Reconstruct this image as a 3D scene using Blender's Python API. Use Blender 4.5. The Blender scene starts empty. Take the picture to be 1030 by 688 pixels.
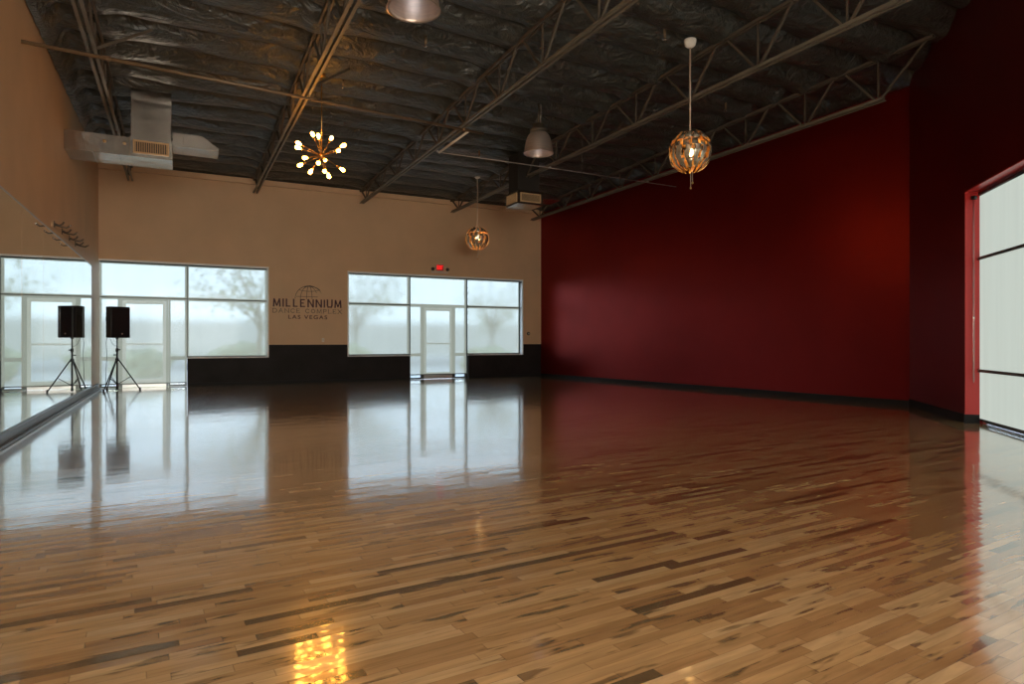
import bpy, math, random
from mathutils import Vector, Matrix, noise

random.seed(7)
sc = bpy.context.scene
COL = sc.collection
PI = math.pi

# ------------------------------------------------------------------ materials
def mat(name, base=(.5, .5, .5), rough=.5, metal=0.0, spec=.5, emis=None, es=0.0):
    m = bpy.data.materials.new(name); m.use_nodes = True
    b = m.node_tree.nodes['Principled BSDF']
    b.inputs['Base Color'].default_value = (*base, 1)
    b.inputs['Roughness'].default_value = rough
    b.inputs['Metallic'].default_value = metal
    b.inputs['Specular IOR Level'].default_value = spec
    if emis:
        b.inputs['Emission Color'].default_value = (*emis, 1)
        b.inputs['Emission Strength'].default_value = es
    return m

def vary(m, amount=.15, scale=2.0, bump=0.0, bscale=60.0, stretch=(1, 1, 1)):
    """soft procedural variation of the base colour and a fine bump"""
    nt = m.node_tree; N = nt.nodes; L = nt.links
    b = N['Principled BSDF']; base = tuple(b.inputs['Base Color'].default_value)
    tc = N.new('ShaderNodeTexCoord'); mp = N.new('ShaderNodeMapping')
    mp.inputs['Scale'].default_value = stretch
    L.new(tc.outputs['Object'], mp.inputs['Vector'])
    n = N.new('ShaderNodeTexNoise'); n.inputs['Scale'].default_value = scale
    n.inputs['Detail'].default_value = 5
    L.new(mp.outputs[0], n.inputs['Vector'])
    cr = N.new('ShaderNodeValToRGB')
    cr.color_ramp.elements[0].position = .3; cr.color_ramp.elements[1].position = .7
    cr.color_ramp.elements[0].color = tuple(c * (1 - amount) for c in base[:3]) + (1,)
    cr.color_ramp.elements[1].color = tuple(min(1, c * (1 + amount)) for c in base[:3]) + (1,)
    L.new(n.outputs['Fac'], cr.inputs['Fac']); L.new(cr.outputs['Color'], b.inputs['Base Color'])
    if bump:
        n2 = N.new('ShaderNodeTexNoise'); n2.inputs['Scale'].default_value = bscale
        n2.inputs['Detail'].default_value = 4
        L.new(mp.outputs[0], n2.inputs['Vector'])
        bp = N.new('ShaderNodeBump'); bp.inputs['Strength'].default_value = 1.0
        bp.inputs['Distance'].default_value = bump
        L.new(n2.outputs['Fac'], bp.inputs['Height']); L.new(bp.outputs[0], b.inputs['Normal'])
    return m

M = {}
M['beige'] = vary(mat('beige_paint', (.67, .46, .275), .55, spec=.35), .05, 1.2, .0015, 90)
M['black_paint'] = vary(mat('black_wainscot_paint', (.018, .016, .016), .6, spec=.2), .2, 2, .001, 80)
M['red'] = vary(mat('red_satin_paint', (.215, .006, .0045), .32, metal=.78, spec=.8), .06, 1.0, .0012, 70)
M['red_trim'] = mat('red_gloss_jamb', (.55, .03, .025), .3)
M['white_trim'] = mat('white_return_leak_light', (.88, .89, .87), .4)
M['rubber'] = mat('black_rubber_base', (.012, .013, .014), .6, spec=.25)
M['steel'] = vary(mat('painted_joist_steel', (.20, .175, .13), .5, metal=.25), .15, 3)
M['web'] = vary(mat('joist_web_steel', (.10, .08, .056), .55, metal=.2), .2, 3)
M['pipe'] = mat('sprinkler_pipe_paint', (.20, .13, .07), .45, metal=.3)
M['conduit'] = mat('grey_conduit', (.45, .42, .38), .4, metal=.4)
M['galv'] = vary(mat('galvanised_duct', (.46, .41, .35), .17, metal=1), .08, 4, .006, 3)
M['register'] = mat('register_frame_paint', (.60, .42, .22), .4)
M['dark'] = mat('dark_inside', (.02, .016, .012), .7)
M['alu'] = mat('dark_aluminium', (.10, .115, .11), .4, metal=.5)
M['alu_light'] = mat('pale_aluminium', (.55, .57, .56), .35, metal=.6)
M['mirror'] = mat('silvered_mirror', (.85, .88, .85), .0, metal=1)
M['wood_rail'] = vary(mat('dark_wood_rail', (.10, .075, .055), .35), .3, 3, 0, 60, (20, 1, 20))
M['black'] = vary(mat('black_speaker_shell', (.012, .013, .014), .5), .2, 20, .001, 200)
M['grille'] = vary(mat('black_speaker_grille', (.010, .010, .012), .45, metal=.4), .4, 150, .001, 300)
M['blacksteel'] = mat('black_stand_steel', (.012, .012, .013), .35, metal=.3)
M['chrome'] = mat('chrome', (.75, .72, .68), .12, metal=1)
M['white_plastic'] = mat('white_plastic', (.75, .72, .65), .4)
M['cream'] = mat('cream_cord', (.62, .52, .40), .5)
M['brass'] = mat('aged_brass', (.65, .38, .12), .3, metal=1)
M['silver'] = vary(mat('silver_petal', (.52, .48, .37), .26, metal=.7), .1, 6)
M['copper'] = mat('copper_petal_lining', (.88, .52, .18), .3, metal=.8)
M['bulb'] = mat('warm_bulb', (1, .8, .5), .3, emis=(1, .39, .05), es=55)
M['bulb2'] = mat('warm_globe_bulb', (1, .8, .5), .3, emis=(1, .58, .17), es=26)
M['lamp_metal'] = vary(mat('brushed_reflector', (.62, .50, .42), .33, metal=.7), .12, 4, 0, 60, (1, 1, 8))
M['lamp_in'] = mat('lamp_bulb_glass', (.9, .92, 1), .1, emis=(.8, .87, 1), es=2.0)
M['maroon'] = mat('maroon_lettering', (.055, .006, .012), .5)
M['charcoal'] = mat('charcoal_lettering', (.035, .03, .028), .5)
M['exit'] = mat('exit_red_light', (.7, .02, .02), .4, emis=(1, .02, .02), es=1.1)
M['asphalt'] = vary(mat('asphalt', (.16, .17, .18), .9), .1, 1)
M['concrete'] = vary(mat('pale_gravel', (.60, .59, .54), .9), .18, 1.5)
M['leaf'] = vary(mat('dusty_leaves', (.34, .38, .22), .8), .4, 4)
M['bark'] = mat('bark', (.25, .20, .15), .9)
M['stucco'] = vary(mat('stucco_wall', (.62, .58, .50), .9), .05, 1)

def insulation_mat():
    m = mat('black_vinyl_insulation', (.040, .044, .037), .29, spec=.8)
    nt = m.node_tree; N = nt.nodes; L = nt.links; b = N['Principled BSDF']
    tc = N.new('ShaderNodeTexCoord'); mp = N.new('ShaderNodeMapping')
    mp.inputs['Scale'].default_value = (1.0, 2.2, 1)
    L.new(tc.outputs['Object'], mp.inputs['Vector'])
    n = N.new('ShaderNodeTexNoise'); n.inputs['Scale'].default_value = 1.7; n.inputs['Detail'].default_value = 6
    n.inputs['Distortion'].default_value = 1.4
    L.new(mp.outputs[0], n.inputs['Vector'])
    bp = N.new('ShaderNodeBump'); bp.inputs['Distance'].default_value = .09
    n2 = N.new('ShaderNodeTexNoise'); n2.inputs['Scale'].default_value = 4.5; n2.inputs['Detail'].default_value = 5; n2.inputs['Distortion'].default_value = 2.2
    L.new(tc.outputs['Object'], n2.inputs['Vector'])
    ad = N.new('ShaderNodeMath'); ad.operation = 'MULTIPLY_ADD'; ad.inputs[1].default_value = .45
    L.new(n2.outputs['Fac'], ad.inputs[0]); L.new(n.outputs['Fac'], ad.inputs[2])
    L.new(ad.outputs[0], bp.inputs['Height']); L.new(bp.outputs[0], b.inputs['Normal'])
    return m
M['insulation'] = insulation_mat()

def glass_mat():
    m = bpy.data.materials.new('clear_window_glass'); m.use_nodes = True
    nt = m.node_tree; nt.nodes.clear(); N = nt.nodes; L = nt.links
    o = N.new('ShaderNodeOutputMaterial'); mx = N.new('ShaderNodeMixShader')
    t = N.new('ShaderNodeBsdfTransparent'); t.inputs[0].default_value = (.93, .96, .95, 1)
    g = N.new('ShaderNodeBsdfGlossy'); g.inputs['Roughness'].default_value = 0.0
    mx.inputs[0].default_value = .06
    L.new(t.outputs[0], mx.inputs[1]); L.new(g.outputs[0], mx.inputs[2]); L.new(mx.outputs[0], o.inputs[0])
    return m
M['glass'] = glass_mat()

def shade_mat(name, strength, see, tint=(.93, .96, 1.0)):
    """translucent sunscreen cloth: its own emission stands in for daylight and the outdoors shows faintly"""
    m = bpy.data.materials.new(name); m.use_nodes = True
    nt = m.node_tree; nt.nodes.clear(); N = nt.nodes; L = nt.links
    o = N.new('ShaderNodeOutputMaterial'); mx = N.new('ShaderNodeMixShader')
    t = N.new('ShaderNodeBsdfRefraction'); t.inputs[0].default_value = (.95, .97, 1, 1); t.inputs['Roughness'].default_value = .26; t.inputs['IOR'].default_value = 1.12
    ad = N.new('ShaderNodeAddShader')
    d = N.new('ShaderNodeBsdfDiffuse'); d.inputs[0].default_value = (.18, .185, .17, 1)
    e = N.new('ShaderNodeEmission'); e.inputs[0].default_value = (*tint, 1)  # emission put in for the daylight that passes through the cloth
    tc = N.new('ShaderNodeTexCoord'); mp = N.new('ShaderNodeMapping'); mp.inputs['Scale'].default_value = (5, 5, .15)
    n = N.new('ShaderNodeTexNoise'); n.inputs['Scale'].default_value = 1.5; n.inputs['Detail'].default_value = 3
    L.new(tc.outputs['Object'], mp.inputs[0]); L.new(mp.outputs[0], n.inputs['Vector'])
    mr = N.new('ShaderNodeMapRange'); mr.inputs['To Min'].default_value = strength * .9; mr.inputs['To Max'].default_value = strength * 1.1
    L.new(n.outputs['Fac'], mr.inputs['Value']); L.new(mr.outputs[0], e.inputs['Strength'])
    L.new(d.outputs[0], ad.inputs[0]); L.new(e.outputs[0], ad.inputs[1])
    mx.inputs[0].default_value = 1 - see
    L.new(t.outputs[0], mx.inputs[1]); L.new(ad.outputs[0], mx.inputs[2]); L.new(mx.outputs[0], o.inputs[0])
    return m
M['shade'] = shade_mat('sunscreen_cloth', .40, .60, (.90, 1.0, .86))
M['shade_r'] = shade_mat('sunscreen_cloth_side', .50, .07, (.90, 1.0, .90))
M['fill_shade'] = shade_mat('added_fill_cloth', 10.5, .1, (1.0, .93, .82))  # strong glow for the added unseen window, fills the room with light

def floor_mat():
    m = bpy.data.materials.new('varnished_maple_strips'); m.use_nodes = True
    nt = m.node_tree; N = nt.nodes; L = nt.links; b = N['Principled BSDF']
    def math_(op, a, c=None):
        n = N.new('ShaderNodeMath'); n.operation = op
        for i, v in enumerate((a, c)):
            if v is None: continue
            if isinstance(v, (int, float)): n.inputs[i].default_value = v
            else: L.new(v, n.inputs[i])
        return n.outputs[0]
    tc = N.new('ShaderNodeTexCoord'); mp = N.new('ShaderNodeMapping')
    mp.inputs['Rotation'].default_value = (0, 0, math.radians(-3.5))
    L.new(tc.outputs['Object'], mp.inputs[0])
    sx = N.new('ShaderNodeSeparateXYZ'); L.new(mp.outputs[0], sx.inputs[0])
    W = .057
    v = math_('DIVIDE', sx.outputs[1], W); row = math_('FLOOR', v); fv = math_('FRACT', v)
    wn = N.new('ShaderNodeTexWhiteNoise'); wn.noise_dimensions = '1D'; L.new(row, wn.inputs['W'])
    off = math_('MULTIPLY', wn.outputs['Value'], 37.0)
    wn2 = N.new('ShaderNodeTexWhiteNoise'); wn2.noise_dimensions = '1D'; L.new(math_('ADD', row, 91.3), wn2.inputs['W'])
    ln = math_('ADD', math_('MULTIPLY', wn2.outputs['Value'], .65), .26)
    u = math_('DIVIDE', math_('ADD', sx.outputs[0], off), ln)
    idx = math_('FLOOR', u); fu = math_('FRACT', u)
    cv = N.new('ShaderNodeCombineXYZ'); L.new(row, cv.inputs[0]); L.new(idx, cv.inputs[1])
    pid = N.new('ShaderNodeTexWhiteNoise'); pid.noise_dimensions = '2D'; L.new(cv.outputs[0], pid.inputs['Vector'])
    # grain coordinates shifted per plank
    g = N.new('ShaderNodeCombineXYZ')
    L.new(math_('ADD', math_('MULTIPLY', sx.outputs[0], 1.0), math_('MULTIPLY', pid.outputs['Value'], 50)), g.inputs[0])
    L.new(math_('MULTIPLY', sx.outputs[1], 9.0), g.inputs[1])
    L.new(math_('MULTIPLY', pid.outputs['Value'], 23), g.inputs[2])
    n1 = N.new('ShaderNodeTexNoise'); n1.inputs['Scale'].default_value = 3.2; n1.inputs['Detail'].default_value = 6
    n1.inputs['Distortion'].default_value = .6
    L.new(g.outputs[0], n1.inputs['Vector'])
    ramp = N.new('ShaderNodeValToRGB'); e = ramp.color_ramp.elements
    e[0].position = 0; e[0].color = (.14, .086, .040, 1)
    e[1].position = 1; e[1].color = (.56, .37, .19, 1)
    for p, c in ((.075, (.16, .098, .046, 1)), (.10, (.33, .182, .078, 1)), (.35, (.42, .242, .105, 1)), (.7, (.50, .305, .138, 1))):
        q = ramp.color_ramp.elements.new(p); q.color = c
    L.new(pid.outputs['Value'], ramp.inputs['Fac'])
    # dark mineral streaks inside some planks
    st = N.new('ShaderNodeValToRGB'); st.color_ramp.elements[0].position = .60; st.color_ramp.elements[1].position = .665
    st.color_ramp.elements[0].color = (0, 0, 0, 1); st.color_ramp.elements[1].color = (1, 1, 1, 1)
    g2 = N.new('ShaderNodeCombineXYZ')
    L.new(math_('ADD', math_('MULTIPLY', sx.outputs[0], 1.1), math_('MULTIPLY', pid.outputs['Value'], 31)), g2.inputs[0])
    L.new(math_('MULTIPLY', sx.outputs[1], 6.0), g2.inputs[1]); L.new(math_('MULTIPLY', pid.outputs['Value'], 77), g2.inputs[2])
    n2 = N.new('ShaderNodeTexNoise'); n2.inputs['Scale'].default_value = 2.4; n2.inputs['Detail'].default_value = 3
    L.new(g2.outputs[0], n2.inputs['Vector']); L.new(n2.outputs['Fac'], st.inputs['Fac'])
    mx = N.new('ShaderNodeMix'); mx.data_type = 'RGBA'; L.new(math_('MULTIPLY', st.outputs[0], .75), mx.inputs[0])
    L.new(ramp.outputs[0], mx.inputs[6]); mx.inputs[7].default_value = (.12, .070, .032, 1)
    # grain modulation
    gm = math_('ADD', math_('MULTIPLY', n1.outputs['Fac'], 1.2), .78)
    mg = N.new('ShaderNodeMix'); mg.data_type = 'RGBA'; mg.blend_type = 'MULTIPLY'; mg.inputs[0].default_value = 1
    cg = N.new('ShaderNodeCombineXYZ')
    for i in range(3): L.new(gm, cg.inputs[i])
    L.new(mx.outputs[2], mg.inputs[6]); L.new(cg.outputs[0], mg.inputs[7])
    # seams
    ev = math_('MINIMUM', fv, math_('SUBTRACT', 1.0, fv)); eu = math_('MULTIPLY', math_('MINIMUM', fu, math_('SUBTRACT', 1.0, fu)), ln)
    seam = math_('MAXIMUM', math_('LESS_THAN', ev, .022), math_('LESS_THAN', eu, .0022))
    ms = N.new('ShaderNodeMix'); ms.data_type = 'RGBA'; L.new(math_('MULTIPLY', seam, .35), ms.inputs[0])
    L.new(mg.outputs[2], ms.inputs[6]); ms.inputs[7].default_value = (.05, .025, .012, 1)
    L.new(ms.outputs[2], b.inputs['Base Color'])
    # slight cupping of each strip + slow waves in the varnish
    c1 = math_('SUBTRACT', fv, .5); cup = math_('MULTIPLY', math_('MULTIPLY', c1, c1), .0007)
    tilt = math_('MULTIPLY', math_('MULTIPLY', math_('SUBTRACT', pid.outputs['Value'], .5), fv), .0007)
    n3 = N.new('ShaderNodeTexNoise'); n3.inputs['Scale'].default_value = 1.6; n3.inputs['Detail'].default_value = 2
    L.new(mp.outputs[0], n3.inputs['Vector'])
    h = math_('ADD', math_('ADD', cup, tilt), math_('MULTIPLY', n3.outputs['Fac'], .0035))
    bp = N.new('ShaderNodeBump'); bp.inputs['Distance'].default_value = 1.0; bp.inputs['Strength'].default_value = .8
    L.new(h, bp.inputs['Height']); L.new(bp.outputs[0], b.inputs['Normal'])
    b.inputs['Roughness'].default_value = .17
    b.inputs['IOR'].default_value = 2.2
    b.inputs['Coat Weight'].default_value = 1; b.inputs['Coat Roughness'].default_value = .065; b.inputs['Coat IOR'].default_value = 1.85
    L.new(bp.outputs[0], b.inputs['Coat Normal'])
    return m
M['floor'] = floor_mat()

# ------------------------------------------------------------------ mesh helpers
def origin(o):
    v = Vector((0, 0, 0))
    while o is not None:
        v += o.location; o = o.parent
    return v

class MB:
    def __init__(s): s.v = []; s.f = []; s.m = []; s.sm = []
    def add(s, vs, fs, m=0, smooth=False):
        k = len(s.v); s.v += [Vector(p) for p in vs]
        for f in fs:
            s.f.append([k + i for i in f]); s.m.append(m); s.sm.append(smooth)
        return s
    def box(s, x0, x1, y0, y1, z0, z1, m=0):
        vs = [(x, y, z) for x in (x0, x1) for y in (y0, y1) for z in (z0, z1)]
        return s.add(vs, [(0, 1, 3, 2), (4, 6, 7, 5), (0, 4, 5, 1), (2, 3, 7, 6), (0, 2, 6, 4), (1, 5, 7, 3)], m)
    def obox(s, c, ax, ay, az, m=0):
        """box from centre and three half-axis vectors"""
        c = Vector(c); ax = Vector(ax); ay = Vector(ay); az = Vector(az)
        vs = [c + i * ax + j * ay + k * az for i in (-1, 1) for j in (-1, 1) for k in (-1, 1)]
        return s.add(vs, [(0, 1, 3, 2), (4, 6, 7, 5), (0, 4, 5, 1), (2, 3, 7, 6), (0, 2, 6, 4), (1, 5, 7, 3)], m)
    def bar(s, p, q, w, h, up=(0, 0, 1), m=0):
        p = Vector(p); q = Vector(q); d = (q - p); l = d.length; d.normalize()
        up = Vector(up)
        if abs(d.dot(up)) > .98: up = Vector((0, 1, 0))
        sx = d.cross(up).normalized(); uy = sx.cross(d).normalized()
        return s.obox((p + q) / 2, d * l / 2, sx * w / 2, uy * h / 2, m)
    def tube(s, pts, r, n=8, m=0, smooth=True):
        pts = [Vector(p) for p in pts]; rs = r if isinstance(r, (list, tuple)) else [r] * len(pts)
        k = len(s.v); prev = None
        for i, p in enumerate(pts):
            d = (pts[min(i + 1, len(pts) - 1)] - pts[max(i - 1, 0)]).normalized()
            ref = Vector((0, 0, 1)) if abs(d.z) < .9 else Vector((1, 0, 0))
            if prev is not None: ref = prev
            a = (ref - d * ref.dot(d)).normalized(); b = d.cross(a); prev = a
            for j in range(n):
                t = 2 * PI * j / n
                s.v.append(p + (a * math.cos(t) + b * math.sin(t)) * rs[i])
        for i in range(len(pts) - 1):
            for j in range(n):
                s.f.append([k + i * n + j, k + i * n + (j + 1) % n, k + (i + 1) * n + (j + 1) % n, k + (i + 1) * n + j])
                s.m.append(m); s.sm.append(smooth)
        s.f.append([k + j for j in range(n)][::-1]); s.m.append(m); s.sm.append(False)
        s.f.append([k + (len(pts) - 1) * n + j for j in range(n)]); s.m.append(m); s.sm.append(False)
        return s
    def lathe(s, prof, c=(0, 0, 0), n=24, m=0, axis=(0, 0, 1), smooth=True):
        c = Vector(c); z = Vector(axis).normalized()
        ref = Vector((1, 0, 0)) if abs(z.x) < .9 else Vector((0, 1, 0))
        a = (ref - z * ref.dot(z)).normalized(); b = z.cross(a); k = len(s.v)
        for r, h in prof:
            for j in range(n):
                t = 2 * PI * j / n
                s.v.append(c + z * h + (a * math.cos(t) + b * math.sin(t)) * max(r, 1e-4))
        for i in range(len(prof) - 1):
            for j in range(n):
                s.f.append([k + i * n + j, k + i * n + (j + 1) % n, k + (i + 1) * n + (j + 1) % n, k + (i + 1) * n + j])
                s.m.append(m); s.sm.append(smooth)
        return s
    def prism(s, poly, z0, z1, m=0):
        n = len(poly)
        vs = [(x, y, z0) for x, y in poly] + [(x, y, z1) for x, y in poly]
        fs = [list(range(n))[::-1], list(range(n, 2 * n))] + [[i, (i + 1) % n, n + (i + 1) % n, n + i] for i in range(n)]
        return s.add(vs, fs, m)
    def build(s, name, mats, parent=None, bevel=0, loc=None):
        if not isinstance(mats, (list, tuple)): mats = [mats]
        me = bpy.data.meshes.new(name); o = bpy.data.objects.new(name, me); COL.objects.link(o)
        if parent is not None:
            o.parent = parent; off = origin(parent)
        else:
            if loc is None:
                xs = [v.x for v in s.v]; ys = [v.y for v in s.v]; zs = [v.z for v in s.v]
                loc = ((min(xs) + max(xs)) / 2, (min(ys) + max(ys)) / 2, min(zs))
            o.location = loc; off = Vector(loc)
        me.from_pydata([v - off for v in s.v], [], s.f)
        for mm in mats: me.materials.append(mm)
        for p, a, b in zip(me.polygons, s.m, s.sm): p.material_index = a; p.use_smooth = b
        me.update()
        if bevel:
            bv = o.modifiers.new('bevel', 'BEVEL'); bv.width = bevel; bv.segments = 2; bv.limit_method = 'ANGLE'
        return o

def tag(o, label, cat, group=None, kind=None):
    o['label'] = label; o['category'] = cat
    if group: o['group'] = group
    if kind: o['kind'] = kind
    return o
def thing(name, loc, label, cat, group=None, kind=None):
    o = bpy.data.objects.new(name, None); COL.objects.link(o); o.location = loc; o.empty_display_size = .1
    return tag(o, label, cat, group, kind)
def struct(o, label, cat):
    return tag(o, label, cat, kind='structure')
def copy_tree(o, parent=None):
    c = o.copy(); COL.objects.link(c)
    if parent is not None: c.parent = parent
    for ch in list(o.children): copy_tree(ch, c)
    return c

# ------------------------------------------------------------------ room data (metres; camera stands over 0,0)
XL = -1.85; YB = 19.8; XC = 11.45; H = 6.62
C1 = Vector((12.50, 7.45, 0))                       # where the red wall turns
DA = Vector((-.688, -.726, 0)).normalized()          # direction of the angled wall towards the camera
NA = Vector((.726, -.688, 0)).normalized()           # its outward normal
LA = 7.60
C2 = C1 + DA * LA
YF = -4.0
XE = C2.x
POLY = [(XL, YF), (XE, YF), (XE, C2.y), (C1.x, C1.y), (XC, YB), (XL, YB)]
def inside(x, y, grow=0):
    c = False; n = len(POLY)
    for i in range(n):
        x0, y0 = POLY[i]; x1, y1 = POLY[(i + 1) % n]
        if (y0 > y) != (y1 > y) and x < (x1 - x0) * (y - y0) / (y1 - y0) + x0: c = not c
    return c
def zceil(y): return 6.50 - .029 * y

# ------------------------------------------------------------------ floor, walls
fl = MB().prism([(XL - .2, YF - .2), (XE + .25, YF - .2), (XE + .25, C2.y - .1), (C1.x + .35, C1.y - .05), (XC + .35, YB + .35), (XL - .2, YB + .35)], -.1, 0).build('floor', M['floor'], loc=(0, 0, 0))
struct(fl, 'glossy tan maple strip floor with darker boards and window reflections', 'floor')

WL = MB().box(XL - .2, XL, YF - .2, YB + .3, 0, H)
struct(WL.build('wall_left', M['beige']), 'tall beige wall above the mirrors on the left', 'wall')

# back wall with two storefront openings; the band below 1.14 m is painted black
w1 = (-1.85, 0.22, 2.33); w2 = (4.60, 6.60, 8.64, 10.73); WT = 3.40; SILL = .77; WS = 1.14
wb = MB()
Y0, Y1 = YB, YB + .30
wb.box(XL, XC + .2, Y0, Y1, WT, H)
for x0, x1 in ((w1[2], w2[0]), (w2[3], XC + .2)):
    wb.box(x0, x1, Y0, Y1, WS, WT, 0); wb.box(x0, x1, Y0, Y1, 0, WS, 1)
for x0, x1 in ((w1[1], w1[2]), (w2[0], w2[1]), (w2[2], w2[3])):
    wb.box(x0, x1, Y0, Y1, 0, SILL, 1)
struct(wb.build('wall_back', [M['beige'], M['black_paint']]), 'beige far wall with a black painted lower band and storefront openings', 'wall')
cap = MB()
cap.box(XL, XC, YB - .09, YB, 5.74, 5.89)
struct(cap.build('trim_1', M['beige']), 'raised beige band along the top of the far wall', 'trim')

RD = (Vector((C1.x, C1.y, 0)) - Vector((XC, YB, 0))).normalized(); RN = Vector((-RD.y, RD.x, 0)).normalized()
wr = MB()
a = Vector((XC, YB, 0)); ln = (C1 - a).length
def wallseg(mb, p, d, n, s0, s1, z0, z1, off0=0.0, off1=.2, m=0):
    """slab along d from s0..s1, between offsets off0..off1 along the outward normal"""
    c = p + d * (s0 + s1) / 2 + n * (off0 + off1) / 2 + Vector((0, 0, (z0 + z1) / 2))
    mb.obox(c, d * (s1 - s0) / 2, n * (off1 - off0) / 2, Vector((0, 0, (z1 - z0) / 2)), m)
wallseg(wr, a, RD, RN, -.0, ln, 0, 5.76, 0, .34)
wallseg(wr, a, RD, RN, -.0, ln, 5.76, H, .12, .34)
struct(wr.build('wall_right', M['red']), 'long deep red satin wall on the right, thinner along its top', 'wall')
# angled red wall with the big shaded window
S0, S1, WTA = 2.64, 7.10, 3.54
wa = MB()
wallseg(wa, C1, DA, NA, 0, S0, 0, H, 0, .3)
wallseg(wa, C1, DA, NA, S1, LA, 0, H, 0, .3)
wallseg(wa, C1, DA, NA, S0, S1, WTA, H, 0, .3)
struct(wa.build('wall_angled', M['red']), 'short angled dark red wall holding the tall side window', 'wall')
jb = MB()
wallseg(jb, C1, DA, NA, S0, S0 + .02, 0.1, WTA, .0, .3)
wallseg(jb, C1, DA, NA, S0 + .02, S1 - .02, WTA - .02, WTA, .0, .3)
wallseg(jb, C1, DA, NA, S1 - .02, S1, 0.1, WTA, .0, .3)
struct(jb.build('trim_2', M['red_trim']), 'bright red return lining the side window opening', 'trim')
# walls behind the camera
we = MB().box(XE, XE + .2, YF, C2.y, 0, H)
struct(we.build('wall_entry', M['beige']), 'beige wall beside the entrance end of the room', 'wall')
FX0, FX1, FZ0, FZ1 = -1.5, 3.3, .6, 4.4
wf = MB().box(XL, FX0, YF - .2, YF, 0, H).box(FX1, XE + .2, YF - .2, YF, 0, H).box(FX0, FX1, YF - .2, YF, 0, FZ0).box(FX0, FX1, YF - .2, YF, FZ1, H)
struct(wf.build('wall_front', M['beige']), 'beige wall behind the viewpoint with a wide window added to brighten the room', 'wall')

# baseboards
bb = MB(); wallseg(bb, a, RD, RN, 0.02, ln - .01, 0, .10, -.018, 0)
struct(bb.build('baseboard_right', M['rubber']), 'black rubber baseboard along the red wall', 'baseboard')
bb = MB(); wallseg(bb, C1, DA, NA, .01, S0, 0, .13, -.018, 0); wallseg(bb, C1, DA, NA, S0, S0 + .03, 0, .13, -.018, .19)
struct(bb.build('baseboard_angled', M['rubber']), 'black rubber baseboard turning the corner to the side window', 'baseboard')
bb = MB()
for x0, x1 in ((w1[1] + .02, w2[1] - .02), (w2[2] + .02, XC - .02)): bb.box(x0, x1, YB - .014, YB, 0, .09)
struct(bb.build('baseboard_back', M['rubber']), 'black rubber baseboard under the black band of the far wall', 'baseboard')

# window returns, coloured white to stand for light leaking round the shades
tr = MB()
for ww in (w1, w2):
    x0, x1 = ww[0], ww[-1]
    tr.box(x0 + .001, x1, YB - .006, YB + .24, WT - .045, WT)
    if ww is w2: tr.box(x0, x0 + .035, YB - .006, YB + .24, SILL, WT - .045)
    tr.box(x1 - .035, x1, YB - .006, YB + .24, SILL, WT - .045)
for x0, x1 in ((w1[1], w1[2] - .035), (w2[0] + .035, w2[1]), (w2[2], w2[3] - .035)):
    tr.box(x0, x1, YB - .006, YB + .24, SILL, SILL + .025)
struct(tr.build('trim_3', M['white_trim']), 'returns of the far windows, whitened for light leaking round the shades', 'trim')

# ------------------------------------------------------------------ storefront windows and doors (glazing plane Y = 20.0)
YG = YB + .20
def frame_rect(mb, x0, x1, z0, z1, w=.05, d=.06, y=YG, m=0):
    mb.box(x0, x0 + w, y - d / 2, y + d / 2, z0, z1, m); mb.box(x1 - w, x1, y - d / 2, y + d / 2, z0, z1, m)
    mb.box(x0 + w, x1 - w, y - d / 2, y + d / 2, z0, z0 + w, m); mb.box(x0 + w, x1 - w, y - d / 2, y + d / 2, z1 - w, z1, m)
def glazed(root, x0, x1, z0, z1, w=.05):
    f = MB(); frame_rect(f, x0, x1, z0, z1, w); f.build('frame', M['alu'], root)
    MB().box(x0 + w, x1 - w, YG - .004, YG + .004, z0 + w, z1 - w).build('pane', M['glass'], root)
TR = 2.41
def storefront(name, label, xs, door, ddx):
    r = thing(name, ((xs[0] + xs[-1]) / 2, YG, 0), label, 'window', kind='structure')
    return r
r1 = storefront('window_1', 'left storefront window running from the mirror wall to the logo', w1, None, None)
glazed(r1, -1.84, .21, TR, 3.355); glazed(r1, .21, 2.295, TR, 3.355)
glazed(r1, .21, 2.295, .795, TR)
glazed(r1, -1.84, -1.38, .78, TR); glazed(r1, -1.84, -1.38, 0.005, .78)
glazed(r1, -.24, .21, .78, TR); glazed(r1, -.24, .21, .005, .78)
r2 = storefront('window_2', 'right storefront window with a glass door at its middle', w2, None, None)
glazed(r2, 4.635, 6.62, TR, 3.355); glazed(r2, 6.62, 8.63, TR, 3.355); glazed(r2, 8.63, 10.695, TR, 3.355)
glazed(r2, 4.635, 6.62, .795, TR); glazed(r2, 8.63, 10.695, .795, TR)
glazed(r2, 6.62, 7.07, .80, TR); glazed(r2, 6.62, 7.07, .005, .80)
glazed(r2, 8.18, 8.63, .80, TR); glazed(r2, 8.18, 8.63, .005, .80)
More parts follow.
